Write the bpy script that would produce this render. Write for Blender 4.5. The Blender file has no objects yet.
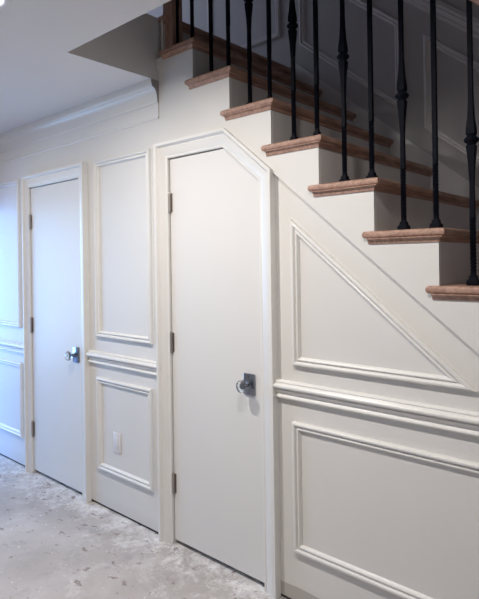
import bpy, bmesh, math, random
from mathutils import Vector, Matrix
random.seed(7)
C = bpy.context.scene.collection

# ------------------------------------------------------------------ measures
S0, RUN, RISE = -1.9733, 0.2469, 0.2036      # riser line of the top tread, going, rise
T0 = 2.618                                   # top of the highest tread below the landing
NOSE = 0.028
SKT = .019                                   # skirt board thickness
W = 1.143                                    # far side of the stairs
XO = -2.262                                  # edge of the stair opening in the ceiling
ZC = 2.4775                                  # ceiling height
ZL = T0 + RISE                               # landing
DO = -0.549                                  # near side of the opening
SL = RISE / RUN
SK = 0.668                                   # skirt board lower edge: z = SK - SL*x
ZSEC = 0.915

def nosing_z(x): return T0 - SL * (x - (S0 + NOSE))

# ------------------------------------------------------------------ materials
def new_mat(name):
    m = bpy.data.materials.new(name); m.use_nodes = True
    nt = m.node_tree; b = nt.nodes['Principled BSDF']
    return m, nt, b
def paint(name, col, rough=.45, bump=.02, scale=60, var=.03):
    m, nt, b = new_mat(name)
    tc = nt.nodes.new('ShaderNodeTexCoord')
    n = nt.nodes.new('ShaderNodeTexNoise'); n.inputs['Scale'].default_value = 3; n.inputs['Detail'].default_value = 4
    nt.links.new(tc.outputs['Object'], n.inputs['Vector'])
    r = nt.nodes.new('ShaderNodeMapRange'); r.inputs['To Min'].default_value = 1 - var; r.inputs['To Max'].default_value = 1 + var * .3
    nt.links.new(n.outputs['Fac'], r.inputs['Value'])
    mx = nt.nodes.new('ShaderNodeVectorMath'); mx.operation = 'SCALE'; mx.inputs[0].default_value = col
    nt.links.new(r.outputs['Result'], mx.inputs['Scale'])
    nt.links.new(mx.outputs['Vector'], b.inputs['Base Color'])
    n2 = nt.nodes.new('ShaderNodeTexNoise'); n2.inputs['Scale'].default_value = scale; n2.inputs['Detail'].default_value = 3
    nt.links.new(tc.outputs['Object'], n2.inputs['Vector'])
    bp = nt.nodes.new('ShaderNodeBump'); bp.inputs['Strength'].default_value = bump; bp.inputs['Distance'].default_value = .01
    nt.links.new(n2.outputs['Fac'], bp.inputs['Height']); nt.links.new(bp.outputs['Normal'], b.inputs['Normal'])
    b.inputs['Roughness'].default_value = rough
    return m
def metal(name, col, rough, metallic=1., bump=0):
    m, nt, b = new_mat(name)
    b.inputs['Base Color'].default_value = (*col, 1); b.inputs['Metallic'].default_value = metallic
    tc = nt.nodes.new('ShaderNodeTexCoord'); n = nt.nodes.new('ShaderNodeTexNoise'); n.inputs['Scale'].default_value = 90
    nt.links.new(tc.outputs['Object'], n.inputs['Vector'])
    r = nt.nodes.new('ShaderNodeMapRange'); r.inputs['To Min'].default_value = rough * .8; r.inputs['To Max'].default_value = rough * 1.2
    nt.links.new(n.outputs['Fac'], r.inputs['Value']); nt.links.new(r.outputs['Result'], b.inputs['Roughness'])
    if bump:
        bp = nt.nodes.new('ShaderNodeBump'); bp.inputs['Strength'].default_value = bump; bp.inputs['Distance'].default_value = .003
        nt.links.new(n.outputs['Fac'], bp.inputs['Height']); nt.links.new(bp.outputs['Normal'], b.inputs['Normal'])
    return m
def wood(name, c1, c2, rough=.6, stretch=(18, 2.2, 18)):
    m, nt, b = new_mat(name)
    tc = nt.nodes.new('ShaderNodeTexCoord'); mp = nt.nodes.new('ShaderNodeMapping')
    mp.inputs['Scale'].default_value = stretch
    nt.links.new(tc.outputs['Object'], mp.inputs['Vector'])
    n = nt.nodes.new('ShaderNodeTexNoise'); n.inputs['Scale'].default_value = 3.5; n.inputs['Detail'].default_value = 8; n.inputs['Distortion'].default_value = .6
    nt.links.new(mp.outputs['Vector'], n.inputs['Vector'])
    cr = nt.nodes.new('ShaderNodeValToRGB'); cr.color_ramp.elements[0].position = .35; cr.color_ramp.elements[1].position = .68
    cr.color_ramp.elements[0].color = (*c1, 1); cr.color_ramp.elements[1].color = (*c2, 1)
    nt.links.new(n.outputs['Fac'], cr.inputs['Fac']); nt.links.new(cr.outputs['Color'], b.inputs['Base Color'])
    bp = nt.nodes.new('ShaderNodeBump'); bp.inputs['Strength'].default_value = .15; bp.inputs['Distance'].default_value = .003
    nt.links.new(n.outputs['Fac'], bp.inputs['Height']); nt.links.new(bp.outputs['Normal'], b.inputs['Normal'])
    b.inputs['Roughness'].default_value = rough
    return m
def emit(name, col, s):
    m, nt, b = new_mat(name)
    b.inputs['Base Color'].default_value = (1, 1, 1, 1)
    b.inputs['Emission Color'].default_value = (*col, 1); b.inputs['Emission Strength'].default_value = s
    return m

M_wall = paint('wall_paint', (.695, .68, .66), .5, .05, 120, .03)
nt = M_wall.node_tree; b = nt.nodes['Principled BSDF']
src = b.inputs['Base Color'].links[0].from_socket
tcw = nt.nodes.new('ShaderNodeTexCoord'); sp = nt.nodes.new('ShaderNodeSeparateXYZ'); nt.links.new(tcw.outputs['Object'], sp.inputs[0])
nz = nt.nodes.new('ShaderNodeTexNoise'); nz.inputs['Scale'].default_value = 4; nz.inputs['Detail'].default_value = 5; nt.links.new(tcw.outputs['Object'], nz.inputs['Vector'])
def mth(op, a, b_):
    m = nt.nodes.new('ShaderNodeMath'); m.operation = op; m.use_clamp = op == 'MULTIPLY'
    for k_, q_ in ((0, a), (1, b_)):
        if isinstance(q_, (int, float)): m.inputs[k_].default_value = q_
        else: nt.links.new(q_, m.inputs[k_])
    return m.outputs[0]
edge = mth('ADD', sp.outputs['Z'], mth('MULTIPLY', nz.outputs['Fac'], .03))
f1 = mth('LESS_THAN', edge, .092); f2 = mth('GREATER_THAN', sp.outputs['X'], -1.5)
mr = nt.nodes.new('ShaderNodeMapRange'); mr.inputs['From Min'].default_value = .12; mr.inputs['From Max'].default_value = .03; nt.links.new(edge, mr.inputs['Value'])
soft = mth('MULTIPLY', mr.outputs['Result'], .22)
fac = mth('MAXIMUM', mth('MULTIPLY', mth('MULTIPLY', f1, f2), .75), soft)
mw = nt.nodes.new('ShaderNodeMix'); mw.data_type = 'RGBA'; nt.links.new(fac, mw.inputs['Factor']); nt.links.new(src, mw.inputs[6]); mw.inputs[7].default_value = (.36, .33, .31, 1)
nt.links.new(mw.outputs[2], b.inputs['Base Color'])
M_trim = paint('trim_paint', (.735, .722, .70), .33, .01, 60, .02)
M_door = paint('door_paint', (.71, .695, .68), .42, .012, 60, .02)
M_ceil = paint('ceiling_paint', (.72, .70, .70), .8, .05, 150, .02)
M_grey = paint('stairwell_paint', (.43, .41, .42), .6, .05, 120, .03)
M_greylit = paint('stairwell_trim_lit', (.66, .64, .65), .4, .01, 60, .02)  # lighter than the wall: paints in the light caught by the mouldings
M_riser = paint('riser_paint', (.60, .575, .56), .5, .03, 90, .08)
M_iron = metal('black_iron', (.006, .007, .012), .5, .0, .3)
M_iron.node_tree.nodes['Principled BSDF'].inputs['Specular IOR Level'].default_value = .05
M_chrome = metal('dark_chrome', (.26, .28, .33), .14)
M_hinge = metal('hinge_steel', (.40, .36, .33), .42)
M_oak = wood('red_oak', (.29, .165, .12), (.47, .295, .225), .55)
M_oakz = wood('red_oak_upright', (.29, .165, .12), (.47, .295, .225), .55, (18, 18, 2.2))
M_dark = paint('gap_shade', (.05, .045, .04), .9)
M_plastic = paint('white_plastic', (.69, .67, .68), .3, .0, 30, .0)
M_slot = paint('socket_slot', (.05, .05, .05), .5)
M_lens = emit('lamp_lens', (1., .93, .84), 22.)

# glass
M_glass, nt, b = new_mat('crystal_glass')
b.inputs['Base Color'].default_value = (.93, .98, 1, 1); b.inputs['Transmission Weight'].default_value = 1
b.inputs['Roughness'].default_value = .03; b.inputs['IOR'].default_value = 1.5
tc = nt.nodes.new('ShaderNodeTexCoord'); v = nt.nodes.new('ShaderNodeTexVoronoi'); v.inputs['Scale'].default_value = 60
nt.links.new(tc.outputs['Object'], v.inputs['Vector'])
bp = nt.nodes.new('ShaderNodeBump'); bp.inputs['Strength'].default_value = .15; bp.inputs['Distance'].default_value = .002
nt.links.new(v.outputs['Distance'], bp.inputs['Height']); nt.links.new(bp.outputs['Normal'], b.inputs['Normal'])
M_pane, nt, b = new_mat('window_pane')
b.inputs['Base Color'].default_value = (1, 1, 1, 1); b.inputs['Transmission Weight'].default_value = 1
b.inputs['Roughness'].default_value = .0; b.inputs['IOR'].default_value = 1.02

# bare subfloor: dusty concrete with plaster smears
M_floor, nt, b = new_mat('dusty_concrete')
tc = nt.nodes.new('ShaderNodeTexCoord')
def noise(scale, detail=6, dist=0., rough=.6, off=(0, 0, 0), st=(1, 1, 1)):
    mp = nt.nodes.new('ShaderNodeMapping'); mp.inputs['Location'].default_value = off; mp.inputs['Scale'].default_value = st
    nt.links.new(tc.outputs['Object'], mp.inputs['Vector'])
    n = nt.nodes.new('ShaderNodeTexNoise'); n.inputs['Scale'].default_value = scale; n.inputs['Detail'].default_value = detail
    n.inputs['Distortion'].default_value = dist; n.inputs['Roughness'].default_value = rough
    nt.links.new(mp.outputs['Vector'], n.inputs['Vector']); return n
def ramp(src, p0, p1, c0=(0, 0, 0), c1=(1, 1, 1)):
    cr = nt.nodes.new('ShaderNodeValToRGB'); e = cr.color_ramp.elements
    e[0].position = p0; e[1].position = p1; e[0].color = (*c0, 1); e[1].color = (*c1, 1)
    nt.links.new(src, cr.inputs['Fac']); return cr
def mix(fac, a, bb):
    m = nt.nodes.new('ShaderNodeMix'); m.data_type = 'RGBA'
    nt.links.new(fac, m.inputs['Factor'])
    for s, k in ((a, 6), (bb, 7)):
        if isinstance(s, tuple): m.inputs[k].default_value = (*s, 1)
        else: nt.links.new(s, m.inputs[k])
    return m.outputs[2]
base = ramp(noise(1.6, 8, .3).outputs['Fac'], .32, .66, (.34, .305, .29), (.53, .495, .485))
w1 = ramp(noise(3.2, 12, .35, .8, (3, 1, 0)).outputs['Fac'], .53, .66)
c = mix(w1.outputs['Color'], base.outputs['Color'], (.62, .595, .59))
g1 = ramp(noise(4.5, 9, .2, .72, (5, 8, 0)).outputs['Fac'], .56, .66, (0, 0, 0), (.6, .6, .6))
c = mix(g1.outputs['Color'], c, (.31, .295, .305))
# plaster dust thick along the wall
sx = nt.nodes.new('ShaderNodeSeparateXYZ'); nt.links.new(tc.outputs['Object'], sx.inputs[0])
mrr = nt.nodes.new('ShaderNodeMapRange'); mrr.inputs['From Min'].default_value = -.42; mrr.inputs['From Max'].default_value = -.02; mrr.inputs['To Max'].default_value = .30
nt.links.new(sx.outputs['Y'], mrr.inputs['Value'])
ad = nt.nodes.new('ShaderNodeMath'); nt.links.new(mrr.outputs['Result'], ad.inputs[0]); nt.links.new(noise(9, 9, .3, .75, (2, 4, 0)).outputs['Fac'], ad.inputs[1])
dust = ramp(ad.outputs[0], .69, .90)
c = mix(dust.outputs['Color'], c, (.74, .72, .715))
d1 = ramp(noise(13, 5, .3, .65, (7, 2, 0), (1, 1.5, 1)).outputs['Fac'], .615, .64, (0, 0, 0), (.8, .85, .85))
c = mix(d1.outputs['Color'], c, (.23, .185, .165))
d2 = ramp(noise(30, 4, .2, .6, (1, 5, 0)).outputs['Fac'], .67, .70)
c = mix(d2.outputs['Color'], c, (.27, .23, .215))
d3 = ramp(noise(42, 4, .3, .6, (9, 5, 0)).outputs['Fac'], .69, .71)
c = mix(d3.outputs['Color'], c, (.80, .78, .775))
nt.links.new(c, b.inputs['Base Color']); b.inputs['Roughness'].default_value = .75
bp = nt.nodes.new('ShaderNodeBump'); bp.inputs['Strength'].default_value = .35; bp.inputs['Distance'].default_value = .01
nt.links.new(noise(22, 10, .5, .75).outputs['Fac'], bp.inputs['Height']); nt.links.new(bp.outputs['Normal'], b.inputs['Normal'])

# ------------------------------------------------------------------ mesh helpers
def link(name, bm, mat, parent=None, smooth=False):
    bmesh.ops.recalc_face_normals(bm, faces=bm.faces)
    me = bpy.data.meshes.new(name); bm.to_mesh(me); bm.free()
    for p in me.polygons: p.use_smooth = smooth
    if smooth:
        try: me.set_sharp_from_angle(angle=math.radians(32))
        except Exception: pass
    me.materials.append(mat)
    o = bpy.data.objects.new(name, me); C.objects.link(o)
    if parent: o.parent = parent
    return o
def empty(name, loc=(0, 0, 0)):
    o = bpy.data.objects.new(name, None); C.objects.link(o); o.location = loc; o.empty_display_size = .1; return o
def tag(o, label=None, cat=None, group=None, kind=None):
    if label: o['label'] = label
    if cat: o['category'] = cat
    if group: o['group'] = group
    if kind: o['kind'] = kind
    return o
def box(bm, x0, x1, y0, y1, z0, z1, bev=0, seg=2):
    t = bmesh.new(); bmesh.ops.create_cube(t, size=1)
    for v in t.verts:
        v.co = Vector(((x0 + x1) / 2 + v.co.x * (x1 - x0), (y0 + y1) / 2 + v.co.y * (y1 - y0), (z0 + z1) / 2 + v.co.z * (z1 - z0)))
    if bev: bmesh.ops.bevel(t, geom=t.edges[:], offset=bev, segments=seg, profile=.5, affect='EDGES')
    merge(bm, t)
def merge(bm, t):
    mp = [bm.verts.new(v.co) for v in t.verts]
    t.verts.index_update()
    for f in t.faces:
        try: bm.faces.new([mp[v.index] for v in f.verts])
        except ValueError: pass
    t.free()
def prism(bm, pts, to3, d0, d1):
    """polygon pts (2D) extruded between d0 and d1; to3(a,b,d)->xyz"""
    n = len(pts)
    A = [bm.verts.new(to3(a, b, d0)) for a, b in pts]; B = [bm.verts.new(to3(a, b, d1)) for a, b in pts]
    f1 = bm.faces.new(A); f2 = bm.faces.new(B[::-1])
    for i in range(n): bm.faces.new([A[i], A[(i + 1) % n], B[(i + 1) % n], B[i]])
    f1.normal_update(); f2.normal_update()
    bmesh.ops.triangulate(bm, faces=[f1, f2])
XZ = lambda a, b, d: (a, d, b)
XY = lambda a, b, d: (a, b, d)
def sweep(bm, path, prof, closed=False, side=1, to3=lambda a, b, h: (a, -h, b), endn=None):
    """prof: closed polygon of (offset, height); offset goes to the given side of the path"""
    P = [Vector(p) for p in path]; n = len(P)
    nr = []
    cnt = n if closed else n - 1
    for i in range(cnt):
        d = (P[(i + 1) % n] - P[i]).normalized(); nr.append(Vector((d.y, -d.x)) * side)
    mit = []
    for i in range(n):
        if closed: a, b2 = nr[i - 1], nr[i]
        elif i == 0: a = b2 = nr[0]
        elif i == n - 1: a = b2 = nr[-1]
        else: a, b2 = nr[i - 1], nr[i]
        mit.append((a + b2) / (1 + a.dot(b2)))
    if endn:
        for i, v in endn.items(): mit[i] = Vector(v)
    rings = [[bm.verts.new(to3(*(P[i] + mit[i] * w), h)) for w, h in prof] for i in range(n)]
    m = len(prof)
    for i in range(cnt):
        A, B = rings[i], rings[(i + 1) % n]
        for j in range(m): bm.faces.new([A[j], A[(j + 1) % m], B[(j + 1) % m], B[j]])
    if not closed: bm.faces.new(rings[0]); bm.faces.new(rings[-1][::-1])
def lathe(bm, prof, centre, axis='z', n=24):
    """prof list of (r, h)"""
    rings = []
    for r, h in prof:
        ring = []
        for k in range(n):
            a = 2 * math.pi * k / n
            if axis == 'z': p = (centre[0] + r * math.cos(a), centre[1] + r * math.sin(a), centre[2] + h)
            else: p = (centre[0] + r * math.cos(a), centre[1] - h, centre[2] + r * math.sin(a))
            ring.append(bm.verts.new(p))
        rings.append(ring)
    for A, B in zip(rings, rings[1:]):
        for k in range(n): bm.faces.new([A[k], A[(k + 1) % n], B[(k + 1) % n], B[k]])
    bm.faces.new(rings[0]); bm.faces.new(rings[-1][::-1])
def arc(cx, cy, r, a0, a1, n=6):
    return [(cx + r * math.cos(math.radians(a0 + (a1 - a0) * i / n)), cy + r * math.sin(math.radians(a0 + (a1 - a0) * i / n))) for i in range(n + 1)]

def struct(name, bm, mat, label, cat, smooth=False):
    return tag(link(name, bm, mat, None, smooth), label, cat, kind='structure')

# ------------------------------------------------------------------ shell
XL, XR, YF = -6.2, 1.9, -3.3
GAP = .018
bm = bmesh.new(); box(bm, XL - .1, XR + .1, YF - .1, W + .1, -.1, 0)
floor = struct('floor', bm, M_floor, 'bare dusty concrete floor with plaster smears and dark scuffs', 'floor')

# the long wall with both door openings and the stepped top under the treads
pts = [(XL, GAP), (-3.705, GAP), (-3.705, 2.05), (-3.045, 2.05), (-3.045, GAP), (-2.19, GAP), (-2.19, 2.05), (-1.79, 2.05),
       (-1.556, 2.05 - .234 * SL), (-1.556, GAP), (XR, GAP)]
k = 12
zb = lambda k: T0 - k * RISE - .0295
top = []
Xend = S0 + 12 * RUN
top += [(XR, .0295 + GAP)] if False else []
pts = pts[:-1] + [(Xend - .003, GAP)]
for k in range(12, -1, -1):
    top.append((S0 + k * RUN - .003, zb(k)))
    if k > 0: top.append((S0 + (k - 1) * RUN - .003, zb(k)))
top += [(XO + .002, zb(0)), (XO + .002, ZC + .34), (XO - .1, ZC + .34), (XO - .1, ZC), (XL, ZC)]
bm = bmesh.new()
pts_all = pts + top
prism(bm, pts_all, XZ, 0, .1)
bmesh.ops.remove_doubles(bm, verts=bm.verts, dist=1e-5)
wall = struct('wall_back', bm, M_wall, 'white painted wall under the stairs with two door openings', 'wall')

# dark strips painting the shade in the gap at the foot of the wall
bm = bmesh.new()
for a, b_ in ((XL, -3.71), (-3.04, -2.195), (-1.55, Xend)): box(bm, a, b_, .012, .09, .0005, GAP - .001)
struct('trim_1', bm, M_dark, 'dark strip painted as shade in the gap under the white wall', 'painted gap shade')

# ceiling with stair opening
bm = bmesh.new()
prism(bm, [(XL, YF), (XR, YF), (XR, DO), (XO, DO), (XO, -.0), (XL, -.0)], XY, ZC, ZL - .004)
struct('ceiling', bm, M_ceil, 'white ceiling with the corner of the stair opening', 'ceiling')
bm = bmesh.new(); box(bm, XL, XO - .1, 0.0, W, ZC + .1, ZL - .004)
struct('ceiling_closet', bm, M_ceil, 'underside of the landing over the closets', 'ceiling')

def wallbox(name, x0, x1, y0, y1, z0, z1, label, mat=M_wall):
    bm = bmesh.new(); box(bm, x0, x1, y0, y1, z0, z1); return struct(name, bm, mat, label, 'wall')
HT = 5.3
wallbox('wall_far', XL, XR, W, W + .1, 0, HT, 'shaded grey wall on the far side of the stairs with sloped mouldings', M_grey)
# left wall and front wall, with windows
bm = bmesh.new()
WX = (-5.75, -4.55, .25, 2.0)      # window in the front wall
box(bm, XL, WX[0], YF - .1, YF, 0, ZC); box(bm, WX[1], XR, YF - .1, YF, 0, ZC)
box(bm, WX[0], WX[1], YF - .1, YF, 0, WX[2]); box(bm, WX[0], WX[1], YF - .1, YF, WX[3], ZC)
struct('wall_front', bm, M_wall, 'white wall behind the viewer', 'wall')
bm = bmesh.new()
WL = (-2.2, -.25, .3, 2.05)
box(bm, XL - .1, XL, YF - .1, WL[0], 0, ZC); box(bm, XL - .1, XL, WL[1], 0, 0, ZC)
box(bm, XL - .1, XL, WL[0], WL[1], 0, WL[2]); box(bm, XL - .1, XL, WL[0], WL[1], WL[3], ZC)
struct('wall_left', bm, M_wall, 'white end wall with a tall window', 'wall')
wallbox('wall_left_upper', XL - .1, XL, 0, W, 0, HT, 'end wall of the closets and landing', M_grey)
wallbox('wall_right', XR, XR + .1, YF - .1, W + .1, 0, HT, 'end wall to the right of the stairs')
bm = bmesh.new()
WU = (-.15, .85, 3.4, 4.6)
box(bm, -4.3, -4.2, DO - .1, WU[0], ZL - .002, HT); box(bm, -4.3, -4.2, WU[1], W, ZL - .002, HT)
box(bm, -4.3, -4.2, WU[0], WU[1], ZL - .002, WU[2]); box(bm, -4.3, -4.2, WU[0], WU[1], WU[3], HT)
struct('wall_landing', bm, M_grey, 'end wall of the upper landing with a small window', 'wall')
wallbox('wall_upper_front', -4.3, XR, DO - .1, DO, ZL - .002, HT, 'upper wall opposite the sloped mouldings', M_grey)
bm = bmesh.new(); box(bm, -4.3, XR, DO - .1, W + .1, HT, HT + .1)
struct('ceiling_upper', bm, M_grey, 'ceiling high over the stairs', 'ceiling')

def window(name, x0, x1, y0, y1, z0, z1, axis):
    root = empty(name, ((x0 + x1) / 2, (y0 + y1) / 2, z0)); tag(root, 'daylight window in the %s wall' % ('front' if axis == 'x' else 'upper landing' if z0 > 3 else 'end'), 'window', kind='structure')
    bm = bmesh.new(); t = .05
    if axis == 'x':
        for a in ((x0, x0 + t, z0, z1), (x1 - t, x1, z0, z1), (x0, x1, z0, z0 + t), (x0, x1, z1 - t, z1), ((x0 + x1) / 2 - .02, (x0 + x1) / 2 + .02, z0, z1)):
            box(bm, a[0], a[1], y0 + .03, y1 - .02, a[2], a[3])
    else:
        for a in ((y0, y0 + t, z0, z1), (y1 - t, y1, z0, z1), (y0, y1, z0, z0 + t), (y0, y1, z1 - t, z1), ((y0 + y1) / 2 - .02, (y0 + y1) / 2 + .02, z0, z1)):
            box(bm, x0 + .03, x1 - .02, a[0], a[1], a[2], a[3])
    o = link('window_frame', bm, M_trim, root); o.location = -root.location
    return root
bm = bmesh.new()
PX = -4.32  # unseen partition, added to cut the edge of the blue daylight
box(bm, PX - .1, PX, YF, -1.2, 0, ZC); box(bm, PX - .1, PX, -1.2, 0, 1.9, ZC)
struct('wall_light_blocker', bm, M_wall, 'unseen white partition wall with an opening, added to shape the daylight at the far end of the hall', 'wall')
window('window_1', WX[0], WX[1], YF - .1, YF, WX[2], WX[3], 'x')
window('window_2', XL - .1, XL, WL[0], WL[1], WL[2], WL[3], 'y')
window('window_3', -4.3, -4.2, WU[0], WU[1], WU[2], WU[3], 'y')

# ------------------------------------------------------------------ trim profiles (offset, proud)
PAN = [(0, 0), (0, .012)] + arc(.0085, .012, .0085, 180, 20, 6) + [(.0195, .009), (.022, .009)] + arc(.0275, .009, .0055, 180, 0, 5) + [(.036, .006), (.038, .003), (.038, 0)]
CAS = [(0, 0), (0, .011), (.004, .015), (.012, .015), (.015, .0125), (.019, .016), (.045, .021), (.056, .0235), (.060, .021), (.064, .026), (.067, .034), (.071, .038), (.085, .038), (.085, 0)]
RAIL = [(0, 0), (.004, .012)] + arc(.013, .014, .007, 200, 20, 5) + [(.024, .013), (.030, .0135), (.036, .018), (.044, .024)] + arc(.060, .024, .0115, 210, 0, 6) + [(.0745, .022), (.079, .024), (.083, .020), (.085, .016), (.085, 0)]
ntrim = [1]
def trim(label, bm, cat='moulding', smooth=True, mat=None):
    mat = mat or M_trim
    ntrim[0] += 1
    return struct('trim_%d' % ntrim[0], bm, mat, label, cat, smooth)

def frame(poly, label, y=0, prof=PAN, inner_left=True):
    bm = bmesh.new()
    sweep(bm, poly, prof, True, 1, lambda a, b, h: (a, y - h, b))
    return trim(label, bm, 'panel moulding', True, M_greylit if y else M_trim)
def R4(x0, x1, z0, z1): return [(x0, z0), (x0, z1), (x1, z1), (x1, z0)]     # clockwise: right side is inside
frame(R4(-5.05, -3.852, 1.028, 2.122), 'tall upper wall panel moulding at the far left edge beside the left door')
frame(R4(-5.05, -3.842, .222, .768), 'low blue-lit wall panel moulding left of the left door')
frame(R4(-2.870, -2.335, 1.043, 2.118), 'tall upper wall panel moulding between the two doors')
frame(R4(-2.872, -2.345, .236, .796), 'lower wall panel moulding between the doors, around the outlet plate')
zt = 1.664
frame([(-1.385, 1.040), (-1.385, 1.672), (-1.385 + (1.672 - 1.040) / SL, 1.040)], 'triangular wall panel moulding following the slope of the stairs')
frame([(-1.392, .236), (-1.392, .797), (-.335, .797), (.345, .236)], 'low wide wall panel moulding under the chair rail, right of the doors')
def rail(x0, x1, z0, label, scale=1.):
    bm = bmesh.new()
    sweep(bm, [(x0, z0), (x1, z0)], [(w * scale, h) for w, h in RAIL], False, -1)
    return trim(label, bm, 'chair rail')
rail(XL, -3.744, .838, 'chair rail at the far left edge beside the left door', .9)
rail(-2.949, -2.247, .872, 'chair rail between the two doors', .95)
rail(-1.482, -.37, .884, 'long chair rail on the right under the triangular panel')
# crown: cove, flat frieze, small bead
CROWN = [(0, 0), (.003, .005), (.008, .007), (.013, .005), (.015, .003), (.086, .004), (.089, .010), (.095, .012), (.100, .012)]
for i in range(1, 9):
    a = math.radians(90 * i / 8); CROWN.append((.100 + .066 * math.sin(a), .012 + .030 * (1 - math.cos(a))))
CROWN += [(.170, .046), (.180, .049), (.190, .052), (.2065, .054), (.2065, 0)]
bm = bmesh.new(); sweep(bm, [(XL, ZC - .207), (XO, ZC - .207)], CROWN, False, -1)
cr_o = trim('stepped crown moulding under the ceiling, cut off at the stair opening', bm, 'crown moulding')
cr_o.data.materials.append(paint('crown_end_shade', (.34, .32, .31), .8))  # darker grey paints the shade on the right-facing cut end
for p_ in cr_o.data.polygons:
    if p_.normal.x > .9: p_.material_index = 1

# skirt board along the stepped treads
bm = bmesh.new()
sk = [(XO + .002, zb(0) - .004)]
low = lambda x: SK - SL * x
p = [(XO + .002, low(XO))]
p = [(XO + .002, low(XO + .002))]
xl = (SK - .03) / SL
p += [(xl, .03), (Xend, .03)]
up = []
for k in range(12, -1, -1):
    up.append((S0 + k * RUN, zb(k)))
    if k > 0: up.append((S0 + (k - 1) * RUN, zb(k)))
up.append((XO + .002, zb(0)))
prism(bm, p + up, XZ, -SKT, -.0005)
skirt_bm = bm

# sloped mouldings on the far wall
fz = lambda x, d: nosing_z(x) + d
def slope_frame(x0, x1, d0, d1, label):
    frame([(x0, fz(x0, d0)), (x0, fz(x0, d1)), (x1, fz(x1, d1)), (x1, fz(x1, d0))], label, W)
slope_frame(-2.125, -1.402, .20, .735, 'sloped panel moulding on the dark far stair wall, upper of the two')
slope_frame(-1.262, -.45, .188, .738, 'sloped panel moulding on the dark far stair wall, right end')
slope_frame(-.28, .45, .205, .735, 'sloped panel moulding further down the far stair wall')
bm = bmesh.new()
sweep(bm, [(-2.19, fz(-2.19, .865)), (XR, fz(XR, .865))], RAIL, False, -1, lambda a, b, h: (a, W - h, b))
trim('sloped chair rail high on the dark far stair wall', bm, 'chair rail', True, M_greylit)
frame(R4(-3.0, -2.295, ZL + .25, ZL + .80), 'level panel moulding on the far wall of the upper landing', W)
bm = bmesh.new()
xs0 = -2.16
prism(bm, [(xs0, ZL), (xs0, fz(xs0, .055)), (1.0, fz(1.0, .055)), (1.0, fz(1.0, -.3)), (xs0, fz(xs0, -.3))], XZ, W - .014, W + .001)
o = struct('trim_%d' % (ntrim[0] + 1), bm, M_greylit, 'sloped skirt board above the treads on the far wall', 'skirt board'); ntrim[0] += 1

# ------------------------------------------------------------------ doors
def make_door(name, label, x0, x1, slanted, zt, plate_x, plate_z, hinge_z, cas_w=(1, 1), mat=M_door):
    root = empty(name, ((x0 + x1) / 2, 0, 0)); tag(root, label, 'door', kind='structure')
    off = Vector(root.location)
    def P(nm, bm, m, par=root, smooth=False, lab=None):
        o = link(nm, bm, m, None, smooth)
        o.parent = par; 
        base = off if par is root else off
        if par is root: o.location = -off
        if lab: o['label'] = lab
        return o
    zbot = .026
    if slanted: xs = -1.787; zs = zt - (x1 - xs) * SL; leaf = [(x0, zbot), (x0, zt), (xs, zt), (x1, zs), (x1, zbot)]
    else: leaf = [(x0, zbot), (x0, zt), (x1, zt), (x1, zbot)]
    bm = bmesh.new(); prism(bm, leaf, XZ, .002, .040)
    P('door_leaf', bm, mat)
    # jamb
    g = .005; path = [(a - g if i < 2 else a + g, b + (g if b > 1 else -zbot + .001)) for i, (a, b) in enumerate(leaf)]
    if slanted: path[2] = (xs + g * .45, zt + g); path[3] = (x1 + g, zs + g * .6)
    bm = bmesh.new(); sweep(bm, path, [(0, -.11), (0, 0), (.008, 0), (.008, -.11)], False, -1)
    bm2 = bmesh.new(); sweep(bm2, path, [(0, -.06), (-.014, -.06), (-.014, -.044), (0, -.044)], False, -1); merge(bm, bm2)
    P('door_jamb', bm, M_trim)
    # casing
    bm = bmesh.new()
    cp = [(a, b) for a, b in path]
    sweep(bm, cp, CAS, False, -1, endn=None if slanted else {0: (-.6, 0), 1: (-.6, 1)})
    P('door_casing', bm, M_trim, smooth=True)
    for hz in hinge_z:
        bm = bmesh.new()
        for i in range(5):
            lathe(bm, [(.0074, -.0098), (.0080, -.0094), (.0080, .0094), (.0074, .0098)], (x0 + .0015, -.0075, hz - .04 + .02 * i), 'z', 12)
        lathe(bm, [(.004, -.056), (.005, -.052), (.005, .052), (.004, .056)], (x0 + .0015, -.0075, hz), 'z', 10)
        box(bm, x0 + .0005, x0 + .016, -.0015, .003, hz - .05, hz + .05)
        P('hinge', bm, M_hinge, smooth=True)
    # plate, shank, crystal knob
    bm = bmesh.new(); box(bm, plate_x - .033, plate_x + .033, -.009, .002, plate_z - .05, plate_z + .05, .003)
    pl = P('knob_plate', bm, M_chrome, smooth=True)
    bm = bmesh.new(); lathe(bm, [(.017, .0085), (.017, .012), (.011, .016), (.010, .034), (.014, .038), (.014, .043), (.010, .045)], (plate_x, 0, plate_z), 'y', 24)
    o = link('knob_shank', bm, M_chrome, pl, True)
    bm = bmesh.new(); lathe(bm, [(.012, .043), (.022, .046), (.029, .053), (.0305, .060), (.028, .068), (.020, .0745), (.010, .077), (.002, .0775)], (plate_x, 0, plate_z), 'y', 12)
    o = link('crystal_knob', bm, M_glass, pl, False); o['label'] = 'faceted clear glass knob'
    return root
make_door('door_1', 'narrow white flush door in a rectangular white casing, at the left with its knob on the right', -3.695, -3.055, False, 2.036, -3.115, .905, (1.797, 1.059, .316))
make_door('door_2', 'white flush closet door with its top right corner cut to the stair slope', -2.180, -1.566, True, 2.038, -1.640, .921, (1.808, 1.069, .323))

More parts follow.
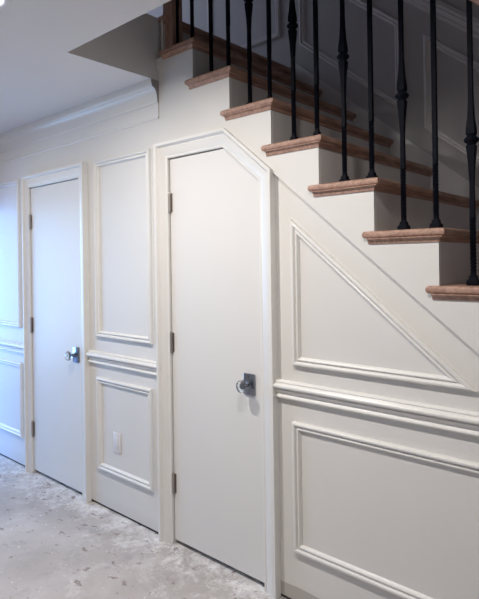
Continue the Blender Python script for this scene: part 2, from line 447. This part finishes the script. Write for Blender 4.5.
# ------------------------------------------------------------------ staircase
st = empty('staircase', (S0, 0, 0)); tag(st, 'oak staircase with white risers climbing left behind black balusters', 'staircase')
def SP(nm, bm, m, smooth=False, par=None):
    o = link(nm, bm, m, par or st, smooth)
    if par is None: o.location = -Vector(st.location)
    return o
OVH = .040
for k in range(-1, 13):
    xa, xb, zt = S0 + (k - 1) * RUN, S0 + k * RUN, T0 - k * RISE
    xn = xb + NOSE
    t = bmesh.new()
    th = .0275
    if k >= 0:
        xe = xa - .042 if k > 0 else XO + .004
        pl = [(xa + .001, W), (xa + .001, -SKT - .0015), (xe, -SKT - .0015), (xe, -OVH), (xn, -OVH), (xn, W)]
        if k == 0: pl = [(-2.210, -SKT - .0015), (-2.210, -OVH), (xn, -OVH), (xn, W), (xa + .001, W), (xa + .001, -SKT - .0015)]
    else:
        pl = [(XO - .06, .001), (xn, .001), (xn, W), (XO - .06, W)]
    prism(t, pl, XY, zt - th, zt)
    bmesh.ops.dissolve_limit(t, angle_limit=.01, verts=t.verts, edges=t.edges)
    bmesh.ops.recalc_face_normals(t, faces=t.faces)
    ed = [e for e in t.edges if abs(e.verts[0].co.z - e.verts[1].co.z) < 1e-6 and
          all((v.co.x > xn - 1e-4) or (v.co.y < -OVH + 1e-4) or (k > 0 and v.co.x < xa - .041) for v in e.verts)
          and (abs(e.verts[0].co.x - e.verts[1].co.x) < 1e-5 or abs(e.verts[0].co.y - e.verts[1].co.y) < 1e-5)]
    bmesh.ops.bevel(t, geom=ed, offset=.0115, segments=4, profile=.5, affect='EDGES')
    bm = bmesh.new(); merge(bm, t)
    tr = SP('tread', bm, M_oak, True)
    # cove under the nosing
    bm = bmesh.new()
    cove = [(0, -.0215), (.004, -.0215), (.0055, -.018)] + [(.0055 + .0145 * (1 - math.cos(math.radians(a))), -.018 + .0145 * math.sin(math.radians(a))) for a in (15, 35, 55, 75, 90)] + [(.020, 0), (0, 0)]
    zz = zt - th
    if k >= 0:
        path = [((xa - .024) if k > 0 else -2.200, -SKT - .0005), (xb, -SKT - .0005), (xb, W - .001)]
    else: path = [(xb, .001), (xb, W - .001)]
    sweep(bm, path, cove, False, 1, lambda a, b, h, zz=zz: (a, b, zz + h))
    o = link('tread_cove', bm, M_oak, tr, True)
    # riser below this tread, at the front
    bm = bmesh.new(); box(bm, xb - .018, xb, .0005, W, zt - RISE + (.0005 if k < 12 else -zt + RISE + .001), zt - th)
    SP('riser', bm, M_riser)
SP('skirt_board', skirt_bm, M_wall)

# ------------------------------------------------------------------ railing
rl = empty('stair_railing', (S0, .04, 0)); tag(rl, 'black wrought iron baluster railing with oak newel and handrail on the stairs', 'railing')
YB = .05
def sq_loft(bm, secs, cx, cy):
    rings = []
    for z, hw, ang in secs:
        a = math.radians(ang)
        ring = []
        for q in range(4):
            t = a + math.pi / 4 + q * math.pi / 2
            ring.append(bm.verts.new((cx + hw * 1.414 * math.cos(t), cy + hw * 1.414 * math.sin(t), z)))
        rings.append(ring)
    for A, B in zip(rings, rings[1:]):
        for q in range(4): bm.faces.new([A[q], A[(q + 1) % 4], B[(q + 1) % 4], B[q]])
    bm.faces.new(rings[0][::-1]); bm.faces.new(rings[-1])
HB = .846
def baluster_mesh(knuckled, top, dz=0):
    bm = bmesh.new(); h = .0078; s = [(0, h, 0), (.045, h, 0)]
    a = 0
    for i in range(96):
        a += 15; s.append((.045 + (i + 1) * .0020, h * 1.0, a))
    # end on a multiple of 90
    s.append((.245, h, 1440)); 
    if knuckled:
        s += [(q[0] + dz, q[1], q[2]) for q in ((.375, h * .92, 1440), (.44, h * 1.25, 1440), (.485, h * 1.72, 1440), (.505, h * 1.9, 1440), (.511, h * 1.15, 1440),
              (.539, h * 1.15, 1440), (.545, h * 1.9, 1440), (.565, h * 1.85, 1440), (.60, h * 1.35, 1440), (.65, h * 1.05, 1440), (.70, h * .92, 1440))]
    s.append((top, h, 1440))
    sq_loft(bm, s, 0, 0)
    return bm
shoe_me = kn_me = None
for k in range(0, 13):
    for j, dx in enumerate((-.189 + .006 * min(k, 7), -.072 + .0075 * min(k, 5))):
        x = S0 + k * RUN + dx; z = T0 - k * RISE
        top = nosing_z(x) + HB - z + .004
        kn = (j == 0)
        dz = (0, 0, 0, 0, 0, -.012, -.017)[min(k, 6)]; bm = baluster_mesh(kn, top, dz)
        o = link('baluster', bm, M_iron, rl); o.location = Vector((x, YB, z)) - Vector(rl.location)
        if shoe_me is None:
            bm = bmesh.new()
            t = [(0, .0175, 0), (.008, .0185, 0), (.017, .0175, 0), (.021, .014, 0), (.024, .0125, 0), (.033, .0115, 0), (.035, .009, 0)]
            sq_loft(bm, t, 0, 0); s = link('shoe', bm, M_iron, o); shoe_me = s.data
        else:
            s = bpy.data.objects.new('shoe', shoe_me); C.objects.link(s); s.parent = o
        if kn:
            if kn_me is None:
                bm = bmesh.new()
                lathe(bm, [(.011, .506), (.0155, .510), (.0165, .514), (.0215, .517), (.0262, .5235), (.0262, .5265), (.0215, .533), (.0165, .536), (.0155, .540), (.011, .544)], (0, 0, 0), 'z', 12)
                s = link('knuckle', bm, M_iron, o, True); s.location.z = dz; kn_me = s.data
            else:
                s = bpy.data.objects.new('knuckle', kn_me); C.objects.link(s); s.parent = o; s.location.z = dz
bm = bmesh.new()
sec = [(-.022, 0), (.022, 0), (.026, .012), (.031, .022), (.031, .036), (.024, .050), (.010, .058), (-.010, .058), (-.024, .050), (-.031, .036), (-.031, .022), (-.026, .012)]
x0, x1 = -2.175, S0 + 12 * RUN + .01
A = [bm.verts.new((x0, YB + a, nosing_z(x0) + HB + b)) for a, b in sec]; B = [bm.verts.new((x1, YB + a, nosing_z(x1) + HB + b)) for a, b in sec]
for i in range(len(sec)): bm.faces.new([A[i], A[(i + 1) % len(sec)], B[(i + 1) % len(sec)], B[i]])
bm.faces.new(A); bm.faces.new(B[::-1])
o = link('handrail', bm, M_oak, rl, True); o.location = -Vector(rl.location)
def newel(x, z0, z1):
    bm = bmesh.new(); r = .038
    box(bm, x - r, x + r, YB - r + .002, YB + r + .002, z0, z1, .004)
    box(bm, x - r - .008, x + r + .008, YB - r - .006, YB + r + .010, z1 + .0005, z1 + .02, .004)
    box(bm, x - r + .006, x + r - .006, YB - r + .008, YB + r - .004, z1 + .02, z1 + .04, .006)
    o = link('newel_post', bm, M_oakz, rl, False); o.location = -Vector(rl.location)
newel(-2.200, T0, 3.86)
newel(S0 + 12 * RUN + .06, 0.001, 1.25)

# ------------------------------------------------------------------ outlet
ou = empty('wall_outlet', (-2.682, 0, .428)); tag(ou, 'white electrical outlet cover plate inside the lower panel between the doors', 'outlet')
bm = bmesh.new(); box(bm, -.037, .037, -.006, .0, -.061, .061, .003); link('cover_plate', bm, M_plastic, ou, True)
bm = bmesh.new(); box(bm, -.0175, .0175, -.0085, -.0055, -.034, .034, .002)
rk = link('rocker_insert', bm, M_plastic, ou, True)
for z in (-.048, .048):
    bm = bmesh.new(); lathe(bm, [(.0034, .0055), (.0034, .0068), (.002, .0073)], (0, 0, z), 'y', 10); link('screw', bm, M_plastic, ou, True)

# ------------------------------------------------------------------ crumbs of plaster on the floor
bm = bmesh.new()
def crumb(x, y, r):
    t = bmesh.new(); bmesh.ops.create_icosphere(t, subdivisions=1, radius=r)
    sx, sy, sz = random.uniform(.7, 1.6), random.uniform(.6, 1.2), random.uniform(.3, .7)
    for v in t.verts: v.co = Vector((v.co.x * sx * random.uniform(.8, 1.2) + x, v.co.y * sy * random.uniform(.8, 1.2) + y, v.co.z * sz + r * sz * .9))
    merge(bm, t)
for i in range(240): crumb(random.uniform(-4.2, -1.1), -abs(random.gauss(0, .05)) - .045, random.uniform(.0015, .0055))
for cxx in (-2.21, -3.0, -3.74, -1.52):
    for i in range(35): crumb(random.gauss(cxx, .04), -abs(random.gauss(.05, .03)) - .01, random.uniform(.002, .006))
for i in range(260): crumb(random.uniform(-4.3, -1.2), random.uniform(-1.3, -.06), random.uniform(.0012, .0045))
tag(link('plaster_crumbs', bm, paint('plaster', (.72, .70, .69), .9)), 'small white plaster crumbs scattered on the concrete floor along the wall', 'debris', kind='stuff')

# ------------------------------------------------------------------ ceiling lights
LY = -1.04
def ceil_light(x, y, label, e, vis=True, col=(1., .95, .89)):
    root = empty('ceiling_light', (x, y, ZC)); tag(root, label, 'ceiling light', 'round flush ceiling lights')
    bm = bmesh.new()
    prof = [(.062, -.0005), (.088, -.0005), (.090, -.004), (.084, -.009), (.070, -.011), (.062, -.008)]
    n = 40; rings = []
    for r, h in prof: rings.append([bm.verts.new((r * math.cos(2 * math.pi * q / n), r * math.sin(2 * math.pi * q / n), h)) for q in range(n)])
    for i in range(len(prof)):
        A, B = rings[i], rings[(i + 1) % len(prof)]
        for q in range(n): bm.faces.new([A[q], A[(q + 1) % n], B[(q + 1) % n], B[q]])
    link('trim_ring', bm, M_plastic, root, True)
    bm = bmesh.new(); lathe(bm, [(.061, -.006), (.061, -.009), (.05, -.013), (.02, -.015), (.002, -.0155)], (0, 0, 0), 'z', 32)
    link('lamp_lens', bm, M_lens, root, True)
    l = bpy.data.lights.new('downlight', 'AREA'); l.shape = 'DISK'; l.size = .08; l.energy = e; l.color = col
    lo = bpy.data.objects.new('downlight', l); C.objects.link(lo); lo.parent = root; lo.location = (0, 0, -.02)
    return root
ceil_light(-2.0, LY, 'glowing round ceiling light at the top left corner of the picture', 27)
ceil_light(-.80, LY, 'round ceiling light above the viewer, right of the stair opening corner', 15)
ceil_light(-3.6, LY, 'round ceiling light at the far end of the hall', 8)
ceil_light(.5, LY, 'round ceiling light above the foot of the stairs', 1.5)

def area(name, loc, rot, sx, sy, e, col):
    l = bpy.data.lights.new(name, 'AREA'); l.shape = 'RECTANGLE'; l.size = sx; l.size_y = sy; l.energy = e; l.color = col
    o = bpy.data.objects.new(name, l); C.objects.link(o); o.location = loc; o.rotation_euler = rot; return o
R = math.radians
area('window_daylight_front', ((WX[0] + WX[1]) / 2, YF - .13, (WX[2] + WX[3]) / 2), (R(90), 0, 0), 1.2, 1.7, 112, (.07, .26, 1.))
area('window_daylight_end', (XL - .13, (WL[0] + WL[1]) / 2, (WL[2] + WL[3]) / 2), (R(90), 0, R(-90)), 1.9, 1.7, 88, (.32, .60, 1.))

area('window_daylight_upper', (-4.33, .35, 4.0), (R(90), 0, R(-90)), 1., 1.2, 12, (.70, .78, 1.))

w = bpy.data.worlds.new('World'); bpy.context.scene.world = w; w.use_nodes = True
w.node_tree.nodes['Background'].inputs[0].default_value = (.55, .7, 1, 1); w.node_tree.nodes['Background'].inputs[1].default_value = .6

# ------------------------------------------------------------------ camera
cam = bpy.data.cameras.new('camera'); co = bpy.data.objects.new('camera', cam); C.objects.link(co)
rt = Vector((.74672, .66498, -.01443)).normalized(); f = Vector((-.665005, .74683, .003729)).normalized(); up = rt.cross(f).normalized(); rt = f.cross(up)
m = Matrix((rt, up, -f)).transposed().to_4x4(); m.translation = Vector((0, -1.8999, 1.4918)); co.matrix_world = m
cam.sensor_fit = 'VERTICAL'; cam.sensor_height = 24; cam.lens = 24 * 540.03 / 599; cam.shift_y = -(299.5 - 259.47) / 599; cam.shift_x = -.3 / 599; cam.clip_start = .02
sc = bpy.context.scene; sc.camera = co
sc.view_settings.view_transform = 'Standard'; sc.view_settings.look = 'None'; sc.view_settings.gamma = 1; sc.view_settings.exposure = .03
